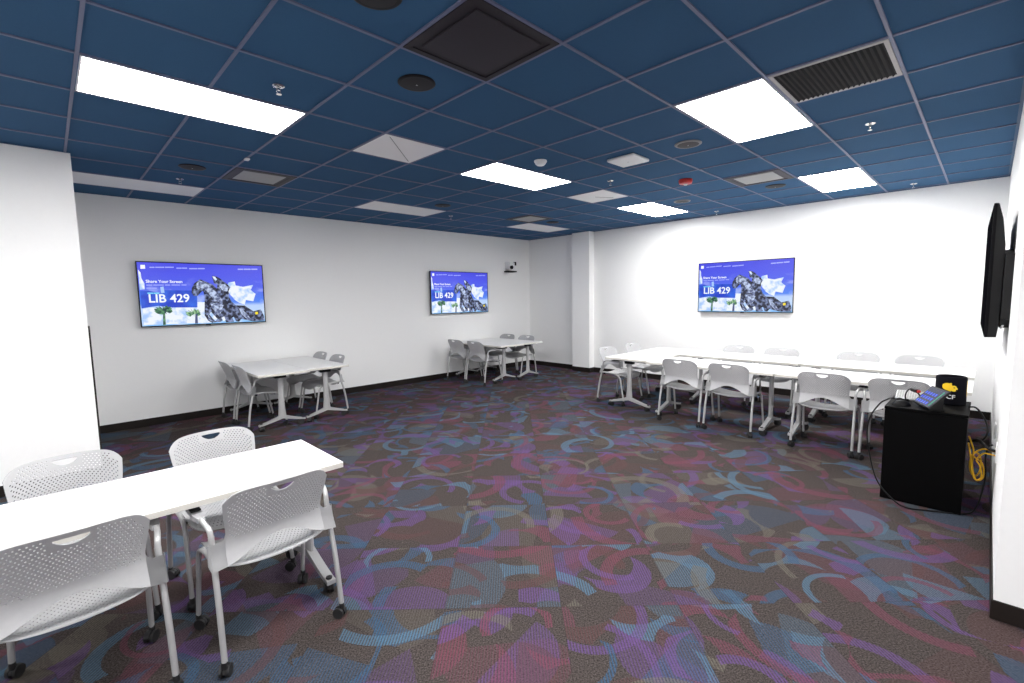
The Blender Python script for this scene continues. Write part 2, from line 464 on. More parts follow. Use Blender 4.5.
speaker(10.5, .5, 'round grey ceiling speaker in front of the farthest lit panel', Gg)

def sprinkler(i, j, label):
    t = thing('sprinkler_head', label, 'sprinkler', (gx(i), gy(j), ZC+.004), 0, 'ceiling sprinklers')
    bm = bmesh.new(); lathe(bm, [(.036, 0), (.036, -.004), (.026, -.010), (.014, -.010), (.014, 0)], n=20); obj('escutcheon', bm, M_chrome, t, 40)
    bm = bmesh.new(); cyl(bm, (0, 0, -.03), .008, .03, n=10); tube(bm, smooth_path([(-.008, 0, -.02), (-.013, 0, -.035), (-.004, 0, -.05)], 3), .0025, 6); tube(bm, smooth_path([(.008, 0, -.02), (.013, 0, -.035), (.004, 0, -.05)], 3), .0025, 6)
    obj('frame_arm', bm, M_chrome, t)
    bm = bmesh.new(); cyl(bm, (0, 0, -.053), .016, .003, n=14); obj('deflector', bm, M_chrome, t)
sprinkler(1.5, .5, 'chrome sprinkler head hanging right of the left lit ceiling panel')
sprinkler(1.5, 5.5, 'chrome sprinkler head beyond the far left black speaker')
sprinkler(7.5, -3.5, 'chrome sprinkler head behind the black slatted grille at right')
sprinkler(12.5, -3.5, 'chrome sprinkler head close to the far right wall, behind the lit panel')
sprinkler(7.5, .5, 'chrome sprinkler head between the plain white square panel and the small white plate')
sprinkler(12.5, .5, 'chrome sprinkler head at the far wall right of the farthest lit panel')
sprinkler(7.5, 5.5, 'chrome sprinkler head right of the unlit middle ceiling panel')

t = thing('smoke_detector', 'small white dome smoke detector beside the middle lit ceiling panel', 'smoke detector', (gx(5.5), gy(.5), ZC+.004))
bm = bmesh.new(); lathe(bm, [(.062, 0), (.064, -.012), (.060, -.018)], n=28); obj('base', bm, M_wpl, t, 40)
bm = bmesh.new(); lathe(bm, [(.056, -.018), (.052, -.032), (.036, -.046), (.012, -.050)], n=28); obj('dome', bm, M_wpl, t, 40)
t = thing('fire_alarm', 'round red fire alarm on the ceiling with small white strobe lens', 'fire alarm', (gx(8.55), gy(-.5), ZC+.004))
bm = bmesh.new(); lathe(bm, [(.075, 0), (.077, -.02), (.070, -.045), (.05, -.052), (.01, -.052)], n=28); obj('body', bm, M_red, t, 40)
bm = bmesh.new(); lathe(bm, [(.022, -.052), (.020, -.062), (.008, -.066)], n=20); obj('strobe_lens', bm, M_wpl, t, 40)
t = thing('access_point', 'small white rounded plate on the ceiling between speaker and middle panels', 'wireless access point', (gx(6.5), gy(-.5), ZC+.004))
obj('body', newbox(-.15, .15, -.15, .15, -.03, 0, bev=.012, seg=3), M_wpl, t, 40)
bm = bmesh.new(); cyl(bm, (.0, .0, -.032), .008, .003, n=10); obj('status_light', bm, mat('pale_grey', (.5, .5, .5, 1), .4), t)
t = thing('grid_clip', 'tiny white clip on the ceiling bar left of the framed vent', 'ceiling clip', (gx(2), gy(3.4), ZC))
obj('clip', newbox(-.02, .02, -.03, .03, -.016, -.002, bev=.004), M_wpl, t)

# ---------------------------------------------------------------- television screens
TVW, TVH = 1.492, .848
# picture drawn in a 0..1 frame
QT = [(40, 45), (965, 78), (990, 487), (85, 525)]
import numpy as np
def _homog():
    A_ = []; B_ = []
    for (x, y), (u, v) in zip(QT, [(0, 1), (1, 1), (1, 0), (0, 0)]):
        A_ += [[x, y, 1, 0, 0, 0, -u*x, -u*y], [0, 0, 0, x, y, 1, -v*x, -v*y]]; B_ += [u, v]
    return list(np.linalg.solve(np.array(A_, float), np.array(B_, float)))+[1.]
HM = _homog()
def uv(x, y):
    w_ = HM[6]*x+HM[7]*y+1
    u, v = (HM[0]*x+HM[1]*y+HM[2])/w_, (HM[3]*x+HM[4]*y+HM[5])/w_
    return min(max(u, .004), .996), min(max(v, .006), .994)

def sky_mat():
    m = screen_mat('screen_sky_image', (0, 0, 1, 1), 1.); nt = m.node_tree; N = nt.nodes; L = nt.links
    tc = N.new('ShaderNodeTexCoord'); sp = N.new('ShaderNodeSeparateXYZ'); L.new(tc.outputs['Object'], sp.inputs[0])
    mr = N.new('ShaderNodeMapRange'); mr.inputs['From Min'].default_value = -TVH/2; mr.inputs['From Max'].default_value = TVH/2
    L.new(sp.outputs['Z'], mr.inputs['Value'])
    r = N.new('ShaderNodeValToRGB'); e = r.color_ramp.elements
    e[0].position = .0; e[0].color = srgb(120, 190, 245); e[1].position = 1; e[1].color = srgb(62, 66, 225)
    for p_, c_ in ((.16, srgb(190, 215, 250)), (.30, srgb(185, 210, 250)), (.36, srgb(75, 130, 240)), (.6, srgb(75, 95, 235)), (.8, srgb(70, 80, 232))):
        x = e.new(p_); x.color = c_
    L.new(mr.outputs[0], r.inputs[0])
    mp = N.new('ShaderNodeMapping'); mp.inputs['Scale'].default_value = (1, 1, 2.2); L.new(tc.outputs['Object'], mp.inputs[0])
    n = N.new('ShaderNodeTexNoise'); n.inputs['Scale'].default_value = 4.5; n.inputs['Detail'].default_value = 6; L.new(mp.outputs[0], n.inputs['Vector'])
    cr = N.new('ShaderNodeValToRGB'); cr.color_ramp.elements[0].position = .52; cr.color_ramp.elements[1].position = .66; L.new(n.outputs['Fac'], cr.inputs[0])
    dn = N.new('ShaderNodeMath'); dn.operation = 'MULTIPLY_ADD'; L.new(mr.outputs[0], dn.inputs[0]); dn.inputs[1].default_value = -1.1; dn.inputs[2].default_value = .85; dn.use_clamp = True
    mu = N.new('ShaderNodeMath'); mu.operation = 'MULTIPLY'; L.new(cr.outputs[0], mu.inputs[0]); L.new(dn.outputs[0], mu.inputs[1])
    mx = N.new('ShaderNodeMix'); mx.data_type = 'RGBA'; L.new(mu.outputs[0], mx.inputs['Factor']); L.new(r.outputs[0], mx.inputs['A']); mx.inputs['B'].default_value = srgb(225, 235, 255)
    L.new(mx.outputs['Result'], N['Principled BSDF'].inputs['Emission Color'])
    return m
M_sky = sky_mat()
SM = {k: screen_mat('screen_'+k, c) for k, c in dict(white=srgb(245, 250, 255), cyan=srgb(120, 215, 250), deep=srgb(20, 62, 205), dark=srgb(22, 26, 48), grey=srgb(150, 165, 205), mid=srgb(70, 82, 125), green=srgb(30, 95, 70), lime=srgb(105, 160, 90), cloud=srgb(222, 232, 252), pale=srgb(165, 200, 248), yellow=srgb(250, 225, 20), tint=srgb(165, 175, 250)).items()}
def mottle(m, c1, c2, sc, lo, hi):
    nt = m.node_tree; N = nt.nodes; L = nt.links
    tc = N.new('ShaderNodeTexCoord'); n = N.new('ShaderNodeTexNoise'); n.inputs['Scale'].default_value = sc; n.inputs['Detail'].default_value = 5
    L.new(tc.outputs['Object'], n.inputs['Vector'])
    r = N.new('ShaderNodeValToRGB'); e = r.color_ramp.elements; e[0].position = lo; e[0].color = c1; e[1].position = hi; e[1].color = c2
    L.new(n.outputs['Fac'], r.inputs[0]); L.new(r.outputs[0], N['Principled BSDF'].inputs['Emission Color'])
mottle(SM['dark'], srgb(20, 24, 48), srgb(135, 150, 195), 20, .46, .66)
mottle(SM['grey'], srgb(85, 95, 135), srgb(195, 210, 240), 18, .42, .58)
mottle(SM['cloud'], srgb(165, 200, 248), srgb(238, 244, 255), 9, .38, .52)
mottle(SM['green'], srgb(18, 60, 60), srgb(95, 150, 105), 28, .42, .60)
mottle(SM['lime'], srgb(60, 110, 85), srgb(160, 200, 150), 28, .42, .60)
mottle(SM['deep'], srgb(18, 58, 200), srgb(40, 100, 225), 5, .42, .62)
def blob(cx, cy, rx, ry, n=11, jag=.25, seed=1):
    rd = random.Random(seed); out = []
    for k in range(n*2):
        a = PI*k/n; s = 1 if k % 2 == 0 else 1-jag*(.6+.8*rd.random())
        out.append((cx+rx*s*math.cos(a), cy+ry*s*math.sin(a)))
    return out
def words(x0, x1, y, h, n, seed):
    rd = random.Random(seed); tot = x1-x0; out = []; x = x0
    ws = [rd.uniform(.6, 1.4) for _ in range(n)]; s = sum(ws); gap = tot*.03
    for w_ in ws:
        L_ = (tot-gap*(n-1))*w_/s; out.append([(x, y-h/2), (x+L_, y-h/2+.4), (x+L_, y+h/2+.4), (x, y+h/2)]); x += L_+gap
    return out
LAY = [
 ('screen_cloud', 'cloud', .0005, [[(722, 200), (768, 192), (775, 222), (830, 232), (905, 218), (885, 255), (922, 285), (880, 300), (905, 340), (850, 330), (842, 365), (800, 350), (770, 330), (735, 290), (705, 255)],
                            [(50, 100), (70, 125), (75, 165), (98, 205), (100, 248), (60, 252)], [(86, 395), (160, 385), (250, 400), (330, 385), (400, 400), (490, 345), (560, 345), (560, 420), (600, 498), (88, 515)]]),
 ('screen_band', 'deep', .001, [[(62, 262), (128, 258), (215, 278), (240, 255), (487, 260), (492, 385), (300, 385), (200, 372), (75, 392)]]),
 ('screen_haze', 'pale', .0015, [[(215, 232), (240, 228), (248, 275), (222, 278)]]),
 ('screen_palm', 'green', .002, [blob(240, 402, 74, 36, 15, .55, 3), [(236, 425), (252, 425), (259, 517), (238, 518)]]),
 ('screen_palm', 'lime', .002, [blob(462, 424, 62, 32, 13, .6, 5)]),
 ('screen_palm_trunk', 'mid', .0025, [[(476, 435), (492, 435), (496, 507), (474, 508)]]),
 ('screen_statue', 'dark', .003, [[(450, 240), (468, 205), (510, 175), (545, 188), (605, 215), (650, 262), (720, 318), (775, 370), (842, 372), (905, 415), (960, 400), (985, 455), (988, 484), (900, 488), (850, 478), (815, 470), (800, 492), (768, 488), (745, 505), (705, 500), (690, 470), (665, 492), (625, 495), (603, 502), (572, 484), (546, 445), (545, 418), (572, 398), (588, 378), (575, 330), (565, 285), (528, 262), (492, 298), (465, 300), (448, 275)],
                              [(598, 150), (625, 152), (652, 165), (658, 205), (705, 205), (735, 235), (722, 262), (700, 262), (752, 355), (772, 378), (735, 392), (690, 330), (632, 262), (640, 215), (615, 205)]]),
 ('screen_statue_light', 'grey', .0036, [[(486, 204), (512, 186), (552, 204), (600, 240), (640, 285), (676, 330), (655, 345), (618, 338), (588, 296), (560, 262), (540, 246), (515, 240), (498, 252), (484, 240)]]),
 ('screen_statue_leg', 'grey', .0036, [[(592, 360), (640, 348), (684, 370), (680, 380), (640, 376), (612, 384), (652, 438), (680, 446), (655, 454), (622, 418), (596, 382)]]),
 ('screen_rider_light', 'grey', .0036, [[(645, 216), (690, 212), (722, 236), (705, 242), (712, 270), (675, 256)]]),
 ('screen_rider_head', 'cloud', .0036, [[(602, 153), (622, 156), (636, 176), (626, 186), (612, 172)]]),
 ('screen_tail', 'grey', .0036, [[(800, 395), (818, 392), (885, 468), (868, 478), (820, 440)]]),
 ('screen_hoof', 'grey', .0036, [[(566, 432), (588, 466), (598, 488), (580, 478)]]),
 ('screen_gap', 'cloud', .0048, [[(578, 436), (592, 418), (612, 440), (640, 470), (624, 488), (606, 470)]]),
 ('screen_gap', 'cloud', .0048, [[(668, 462), (690, 452), (700, 480), (684, 490)]]),
 ('screen_gap', 'pale', .0048, [[(748, 462), (760, 455), (778, 490), (764, 492)]]),
 ('screen_marker', 'yellow', .0045, [[(918, 420), (938, 418), (940, 436), (920, 438)]]),
 ('screen_logo', 'white', .004, [[(66, 65), (101, 66), (103, 95), (68, 95)]]),
 ('screen_small_print', 'tint', .004, words(135, 315, 84, 8, 3, 1)+words(335, 415, 91, 8, 2, 2)+words(430, 545, 95, 9, 2, 4)+words(790, 935, 101, 9, 3, 3)+words(112, 410, 217, 7, 5, 8)+words(112, 190, 240, 6, 2, 9)),
 ('screen_small_print', 'cyan', .004, words(120, 208, 278, 10, 2, 6)),
]
def tv_front(parent, glow=True):
    """local frame: picture faces -y, x to the right, z up, centre at origin"""
    def P(d): return lambda x, y: ((uv(x, y)[0]-.5)*(TVW-.03), -d, (uv(x, y)[1]-.5)*(TVH-.03))
    scr = obj('screen', newbox(-TVW/2+.012, TVW/2-.012, 0, .004, -TVH/2+.012, TVH/2-.012), M_sky, parent)
    for name, m, d, polys in LAY:
        bm = bmesh.new()
        for pl in polys: poly_mesh(bm, pl, P(d))
        obj(name, bm, SM[m], scr)
    def put(s, ax, ay, bx, size, bold=0., name='screen_lettering'):
        bmt = text_bm(s, size, lambda x, y: (x, y, 0), bold)
        mx = max(v.co.x for v in bmt.verts); u0 = uv(ax, ay); u1 = uv(bx, ay)
        k = (u1[0]-u0[0])*(TVW-.03)/mx
        for v in bmt.verts: v.co = Vector(((u0[0]-.5)*(TVW-.03)+v.co.x*k, -.005, (u0[1]-.5)*(TVH-.03)+v.co.y*(k*.5+.5)))
        obj(name, bmt, SM['white'], scr)
    put('Share Your Screen', 108, 199, 380, .052, .0012)
    put('LIB 429', 128, 347, 435, .155, .003)
    return scr

def television(label, loc, rz):
    t = thing('television', label, 'television', loc, rz, 'wall screens showing LIB 429')
    bm = bmesh.new()
    for (a0, a1, c0, c1) in ((-TVW/2, TVW/2, -TVH/2, -TVH/2+.014), (-TVW/2, TVW/2, TVH/2-.012, TVH/2), (-TVW/2, -TVW/2+.012, -TVH/2+.014, TVH/2-.012), (TVW/2-.012, TVW/2, -TVH/2+.014, TVH/2-.012)):
        box(bm, a0, a1, -.004, .012, c0, c1)
    obj('bezel', bm, M_black, t)
    bm = newbox(-TVW/2+.004, TVW/2-.004, .006, .035, -TVH/2+.004, TVH/2-.004, bev=.008)
    box(bm, -.4, .4, .035, .055, -.3, .1, bev=.008); obj('back_case', bm, M_black, t, 40)
    obj('wall_mount', newbox(-.3, .3, .055, .078, -.18, .18), M_black, t)
    obj('badge', newbox(-.03, .03, -.006, .0, -TVH/2-.008, -TVH/2+.003), M_black, t)
    tv_front(t); return t
tv1 = television('wall television on the left back wall, above the table nearer the camera', (1.588, YB-.078, 1.731), 0)
tv2 = copy_tree(tv1); tv2.location = (6.082, YB-.078, 1.731); tv2['label'] = 'smaller looking wall television left of the wall camera and the far corner'
tv3 = copy_tree(tv1); tv3.location = (XW-.078, 2.857, 1.729); tv3.rotation_euler = (0, 0, -PI/2); tv3['label'] = 'wall television on the right-hand far wall above the long row of tables'

# television on the right wall, seen from its end
t = thing('television', 'black television seen edge on at the right edge, swung off its wall mount', 'television', (5.0, .004, 1.735), math.radians(180+1.15))
# local: faces -y -> after 180 deg turn faces +Y (into the room)
obj('bezel', newbox(-TVW/2, TVW/2, -.022, -.006, -.42, .42, bev=.003), mat('matte_black_bezel', (.006, .006, .007, 1), .7, 0, .05), t)
obj('screen', newbox(-TVW/2+.012, TVW/2-.012, -.024, -.021, -.406, .406), mat('dark_screen_glass', (.004, .004, .005, 1), .6, 0, 0.), t)
bm = bmesh.new()
prism(bm, [(-.006, -.42), (.032, -.418), (.038, -.36), (.042, .16), (.024, .32), (.002, .415), (-.006, .42)], -TVW/2+.003, TVW/2-.003, lambda a_, b_, s: (s, a_, b_))
obj('back_case', bm, M_black, t, 30)
bm = bmesh.new()
prism(bm, [(-.55, .10), (.52, .14), (.80, .10), (.80, -.30), (.66, -.36), (-.55, -.36)], .044, .098, lambda a_, b_, s: (a_, s, b_))
obj('wall_plate', bm, M_black, t)
bm = bmesh.new()
for x in (-.32, .32):
    box(bm, x-.03, x+.03, .03, .05, -.33, .2); box(bm, x-.02, x+.02, .05, .09, -.15, .1)
obj('mount_arm', bm, M_black, t)
bm = bmesh.new(); tube(bm, smooth_path([(.66, .05, -.14), (.70, .06, -.22), (.66, .07, -.28), (.70, .06, -.34), (.66, .05, -.36), (.60, .06, -.30)], 5), .006, 8)
obj('cable', bm, M_wpl, t, 60)

# wall camera ------------------------------------------------------
t = thing('wall_camera', 'small white and black wall camera on a black bracket near the far corner', 'camera', (7.52, YB, 2.30))
obj('wall_plate', newbox(-.09, .02, -.012, 0, -.13, .12, bev=.003), M_wpl, t)
obj('bracket', newbox(-.13, .12, -.17, -.006, -.12, -.092, bev=.004), M_black, t)
bm = bmesh.new(); lathe(bm, [(.055, -.095), (.058, -.07), (.05, -.05)], (.02, -.095, 0), 20); obj('base', bm, M_wpl, t, 40)
bm = bmesh.new(); box(bm, -.085, .10, -.155, -.02, -.06, .10, bev=.02, seg=3); obj('head', bm, M_wpl, t, 40)
bm = bmesh.new(); cyl(bm, (-.045, -.185, -.015), .040, .03, 'y', 20); obj('lens', bm, mat('lens_black', (.004, .004, .004, 1), .1), t, 40)
obj('side_cap', newbox(.065, .105, -.172, -.10, .03, .11, bev=.005), M_black, t)

# ---------------------------------------------------------------- chair
def perf_shell(S, nc, nr, hole, thick, slot=None, rad=(.25, .31)):
    bm = bmesh.new(); V = {}
    def uvof(i, j):
        u, v = i/nc, j/nr
        if slot:
            c0, c1, r0, r1 = slot
            if c0 <= i <= c1 and r0 <= j <= r1:
                cm = (c0+c1)/2; tt = abs(i-cm)/((c1-c0)/2)
                if j == r0: v = (r0+(r1-r0)*.75*tt**2.2)/nr
                elif j < r1: v = max(v, (r0+(r1-r0)*.80*tt**2.2)/nr)
        return u, v
    def vert(i, j):
        if (i, j) not in V: V[i, j] = bm.verts.new(S(*uvof(i, j)))
        return V[i, j]
    for i in range(nc):
        for j in range(nr):
            if slot and slot[0] <= i < slot[1] and slot[2] <= j < slot[3]: continue
            c = [vert(i, j), vert(i+1, j), vert(i+1, j+1), vert(i, j+1)]
            if hole(i, j):
                cx = (i+.5+(.22 if j % 2 else -.22))/nc; cy = (j+.5)/nr
                h = [bm.verts.new(S(cx+rad[0]/nc*math.cos(a)*1., cy+rad[1]/nr*math.sin(a))) for a in [(-135+45*k)*PI/180 for k in range(8)]]
                bm.faces.new((c[0], c[1], h[2], h[1], h[0])); bm.faces.new((c[1], c[2], h[4], h[3], h[2]))
                bm.faces.new((c[2], c[3], h[6], h[5], h[4])); bm.faces.new((c[3], c[0], h[0], h[7], h[6]))
            else: bm.faces.new(c)
    bmesh.ops.recalc_face_normals(bm, faces=bm.faces)
    bmesh.ops.solidify(bm, geom=list(bm.faces), thickness=thick)
    return bm

def y_back(z, u):
    s = z-.575
    e = -.158-(.42*s*s/(s+.06) if s > 0 else 2.8*s*s)
    return e-.045*(1-u*u)
def back_S(u, v):
    u = 2*u-1
    zb = .470+.088*max(0, math.cos(u*PI/2))**1.4
    zt = .824-.008*u*u-.055*abs(u)**7
    z = zb+(zt-zb)*v
    w = .214-.004*math.sin(PI*min(1, max(0, (z-.5)/.2)))+.018*max(0, (z-.62)/.2)
    return (u*w, y_back(z, u), z)
def seat_S(u, v):
    u = 2*u-1; hw = .232; half = .215*(1-.10*abs(u)**6); y = .022+(2*v-1)*half
    z = .432+.026*u*u+.012*max(0, (-.02-y)/.17)**2
    if y > .13: z -= .038*((y-.13)/.107)**2
    w = hw*(1-.07*max(0, (abs(2*v-1)-.75)/.25)**2)
    return (u*w, y, z)

def caster_bm(c, ang=0., sc=1.):
    bm = bmesh.new(); ca, sa = math.cos(ang), math.sin(ang)
    for s in (-1, 1):
        cyl(bm, (-.011 if s < 0 else .005, 0, .027), .027, s and (-.013 if s < 0 else .013), 'x', 18)
    cyl(bm, (-.012, 0, .027), .010, .024, 'x', 10)
    prism(bm, [(.029*math.cos(a), .027+.030*math.sin(a)) for a in [PI*k/8 for k in range(9)]], -.006, .006, lambda p, q_, s: (s, p, q_))
    cyl(bm, (0, -.012, .045), .013, .03, 'z', 12)
    for v in bm.verts:
        x, y, z = v.co*sc; y += .012
        v.co = (c[0]+x*ca-y*sa, c[1]+x*sa+y*ca, z)
    return bm

def make_chair():
    t = bpy.data.objects.new('stacking_chair', None); COL.objects.link(t)
    def bh(i, j):
        u = abs(2*(i+.5)/28-1); v = (j+.5)/26
        if 10 <= i < 18 and j >= 20: return False
        lo = .20+.16*u**2
        return u < .90 and lo < v < .95 and not (u > .80 and v > .88)
    bm = perf_shell(back_S, 28, 26, bh, .006, slot=(11, 17, 21, 24), rad=(.21, .25))
    for s in (-1, 1):           # side wings that wrap the legs
        g = []
        for i in range(7):
            a = i/6; row = []
            for j in range(5):
                b_ = j/4
                x = .205+.067*a
                z0 = .470-.006*a; z1 = .572+.050*(1-min(1, a/.40))**2
                z = z0+(z1-z0)*b_
                y = y_back(z, 1.)*(1-a)+(y_back(z, 1.)-.002)*a-.002
                row.append(bm.verts.new((s*x, y, z)))
            g.append(row)
        xx = [bm.verts.new((s*.278, y_back(.464+.107*k/4, 1.)+.008, .464+.107*k/4)) for k in range(5)]
        x2 = [bm.verts.new((s*.276, -.125, .466+.102*k/4)) for k in range(5)]
        g += [xx, x2]
        fs = []
        for a_, c_ in zip(g, g[1:]):
            for k in range(4): fs.append(bm.faces.new((a_[k], a_[k+1], c_[k+1], c_[k])))
        bmesh.ops.solidify(bm, geom=fs, thickness=.005)
    back = obj('backrest', bm, M_shell, t, 35)
    def sh(i, j): return 1 <= i < 23 and 1 <= j < 25
    obj('seat', perf_shell(seat_S, 24, 26, sh, .007, rad=(.18, .23)), M_shell, t, 35)
    for s in (-1, 1):
        bm = bmesh.new()        # rear leg running up through the back bracket
        tube(bm, round_path([(s*.266, -.232, .062), (s*.263, -.200, .30), (s*.259, -.146, .52), (s*.258, -.134, .60)], .08), .0125, 10)
        lg = obj('leg', bm, M_leg, t, 50)
        obj('caster', caster_bm((s*.266, -.232), .6*s), M_rubber, lg, 40)
        bm = bmesh.new()        # front leg bending back under the seat
        tube(bm, round_path([(s*.258, .222, .062), (s*.250, .150, .43), (s*.247, .06, .462), (s*.252, -.155, .475)], .05), .0115, 10)
        lg = obj('leg', bm, M_leg, t, 50)
        obj('caster', caster_bm((s*.258, .222), 2.4*s), M_rubber, lg, 40)
        bm = bmesh.new()
        tube(bm, round_path([(s*.258, -.135, .595), (s*.260, -.128, .628), (s*.270, -.080, .652), (s*.270, -.02, .654)], .03), .0115, 10)
        ar = obj('arm', bm, M_leg, t, 50)
        bm = bmesh.new()
        prism(bm, [(-.05, -.014), (.00, -.022), (.145, -.020), (.16, -.012), (.16, .012), (.145, .020), (.0, .022), (-.05, .014)], .642, .664, lambda a_, b_, q_: (s*.270+b_, a_, q_))
        obj('arm_body', bm, M_shell, ar)
        obj('arm_pad', newbox(s*.270-.021, s*.270+.021, .035, .158, .6645, .674, bev=.004), M_black, ar)
        bm = bmesh.new(); cyl(bm, (s*.235, -.118, .452), .013, .016*1, 'x', 12); cyl(bm, (s*.228, .10, .437), .010, .02, 'x', 10)
        obj('pivot_knob', bm, M_black, t, 40)
    bm = bmesh.new()
    tube(bm, smooth_path([(-.247, -.10, .462), (-.16, -.10, .432), (0, -.10, .418), (.16, -.10, .432), (.247, -.10, .462)], 4), .010, 8)
    tube(bm, smooth_path([(-.247, .10, .455), (-.16, .10, .425), (0, .10, .415), (.16, .10, .425), (.247, .10, .455)], 4), .010, 8)
    obj('cross_bar', bm, M_leg, t, 50)
    return t

chair0 = make_chair(); used = [False]
def chair(x, y, rz, label, group):
    """rz = heading of the sitter measured from +Y"""
    c = copy_tree(chair0) if used[0] else chair0
    used[0] = True
    c.location = (x, y, 0); c.rotation_euler = (0, 0, rz)
    return tag(c, label, 'chair', group)
NEAR = 'chairs at the near white table'
chair(.684, 2.470, math.radians(2), 'light grey perforated chair at the right end of the near table, back to the camera', NEAR)
chair(-.01, 2.52, math.radians(2), 'light grey perforated chair cropped by the lower left corner of the picture', NEAR)
chair(.674, 3.085, PI+math.radians(2), 'light grey chair facing the camera behind the right half of the near table', NEAR)
chair(.018, 3.13, PI+math.radians(3), 'light grey chair facing the camera behind the near table, at the left edge', NEAR)
LG = 'chairs at the table under the left screen'
chair(1.895, 6.625, -PI/2, 'grey chair on the left side of the left wall table, nearer the camera', LG)
chair(1.88, 7.218, -PI/2, 'grey chair on the left side of the left wall table, against the wall', LG)
chair(2.725, 6.635, PI/2, 'grey chair on the right side of the left wall table, nearer the camera', LG)
chair(2.72, 7.225, PI/2, 'grey chair on the right side of the left wall table, against the wall', LG)
MG = 'chairs at the table under the second screen'
chair(5.81, 6.655, -PI/2, 'grey chair on the left side of the far wall table, nearer the camera', MG)
chair(5.82, 7.255, -PI/2+.02, 'grey chair on the left side of the far wall table, against the wall', MG)
chair(6.815, 6.720, PI/2, 'grey chair on the right side of the far wall table, nearer the camera', MG)
chair(6.83, 7.305, PI/2, 'grey chair on the right side of the far wall table, against the wall', MG)
RG = 'chairs along the near side of the long table group'
chair(5.76, 2.665, -PI/2, 'grey chair first from the left on the near side of the long table group', RG)
chair(5.74, 2.068, -PI/2, 'grey chair second from the left on the near side of the long table group', RG)
chair(5.70, 1.125, -PI/2, 'grey chair third from the left on the near side of the long table group', RG)
chair(5.70, .537, -PI/2, 'grey chair fourth from the left, partly behind the black cabinet', RG)
FG = 'chairs along the far side of the long table group'
chair(7.28, 2.66, PI/2, 'grey chair on the wall side of the long table group, leftmost of its row', FG)
chair(7.28, 2.068, PI/2, 'grey chair on the wall side of the long table group, second of its row', FG)
chair(7.30, 1.17, PI/2, 'grey chair on the wall side of the long table group, third of its row', FG)
chair(7.30, .56, PI/2, 'grey chair on the wall side of the long table group, rightmost of its row', FG)
EG = 'chairs at the column end of the long table group'
chair(6.155, 3.90, PI, 'grey chair standing at the left end of the long table group, nearer the camera', EG)
chair(6.89, 3.90, PI, 'grey chair standing at the left end of the long table group, beside the column', EG)

# ---------------------------------------------------------------- tables
ZT = .730
def make_table(Lx, D, insets, label, group, loc, rz, fl=.58):
    """long side along local x, origin at floor under the centre"""
    t = thing('training_table', label, 'table', loc, rz, group)
    bm = newbox(-Lx/2, Lx/2, -D/2, D/2, ZT-.03, ZT, bev=.003)
    for f in bm.faces:
        if abs(f.normal.z) < .3: f.material_index = 1
    obj('tabletop', bm, [M_white, M_edge], t)
    for s in (-1, 1):
        x = s*(Lx/2-insets[0 if s < 0 else 1])
        bm = bmesh.new()
        n = 8; path = [(x, 0, .13+(ZT-.055-.13)*k/n) for k in range(n+1)]
        r = [.052-.016*min(1, k/2.5) for k in range(n+1)]
        tube(bm, path, .024, 14, rx=r, up=(1, 0, 0))
        lg = obj('leg', bm, M_leg, t, 40)
        bm = bmesh.new(); m_ = 12; prof_t = []; prof_b = []
        for k in range(m_+1):
            y = -fl/2+fl*k/m_; q_ = abs(y)/(fl/2)
            zt = .082+.088*(1-q_)**1.25; zb = .060+.062*(1-q_)**1.1
            prof_t.append((y, zt)); prof_b.append((y, zb))
        prism(bm, prof_b+prof_t[::-1], x-.024, x+.024, lambda a_, b_, q_: (q_, a_, b_))
        obj('foot', bm, M_leg, lg, 30)
        for e in (-1, 1):
            obj('caster', caster_bm((x, e*(fl/2-.030)), .9*e+.4, 1.25), M_rubber, lg, 40)
        bm = newbox(x-.028, x+.028, -D*.36, D*.36, ZT-.052, ZT-.030, bev=.003); box(bm, x-.027, x+.027, -.07, .07, ZT-.085, ZT-.05, bev=.006)
        obj('top_bracket', bm, M_black, t)
    bm = bmesh.new(); tube(bm, [(-Lx/2+insets[0], 0, ZT-.042), (Lx/2-insets[1], 0, ZT-.042)], .011, 10)
    obj('cross_beam', bm, M_black, t, 50)
    return t
make_table(1.83, .605, (.14, .100), 'white rectangular table in the left foreground with four chairs around it', None, (1.098-.915, 2.760, 0), 0, .60)
G2 = 'paired white tables against the back wall'
make_table(1.55, .61, (.19, .085), 'white table under the left screen, left one of the joined pair', G2, (2.040, 6.875, 0), PI/2, .56)
make_table(1.50, .56, (.14, .11), 'white table under the left screen, right one of the joined pair', G2, (2.628, 6.92, 0), PI/2, .56)
make_table(1.50, .61, (.25, .13), 'white table left of the far corner, left one of the joined pair', G2, (6.14, 6.96, 0), PI/2, .56)
make_table(1.46, .56, (.14, .075), 'white table left of the far corner, right one of the joined pair', G2, (6.728, 6.98, 0), PI/2, .56)
G3 = 'white tables of the long group at right'
make_table(1.56, .70, (.115, .16), 'white table of the long group, near row, left, behind the first two chairs', G3, (6.0, 2.41, 0), PI/2, .65)
make_table(1.56, .70, (.17, .17), 'white table of the long group, near row, right, behind the black cabinet', G3, (6.0, .84, 0), PI/2, .65)
make_table(1.56, .70, (.115, .17), 'white table of the long group, wall side row, left half under the screen', G3, (7.0, 2.41, 0), PI/2, .65)
make_table(1.56, .70, (.17, .13), 'white table of the long group, wall side row, right half', G3, (7.0, .84, 0), PI/2, .65)
make_table(1.62, .70, (.10, .13), 'white table standing crosswise at the column end of the long group', G3, (6.55, 3.55, 0), 0, .65)

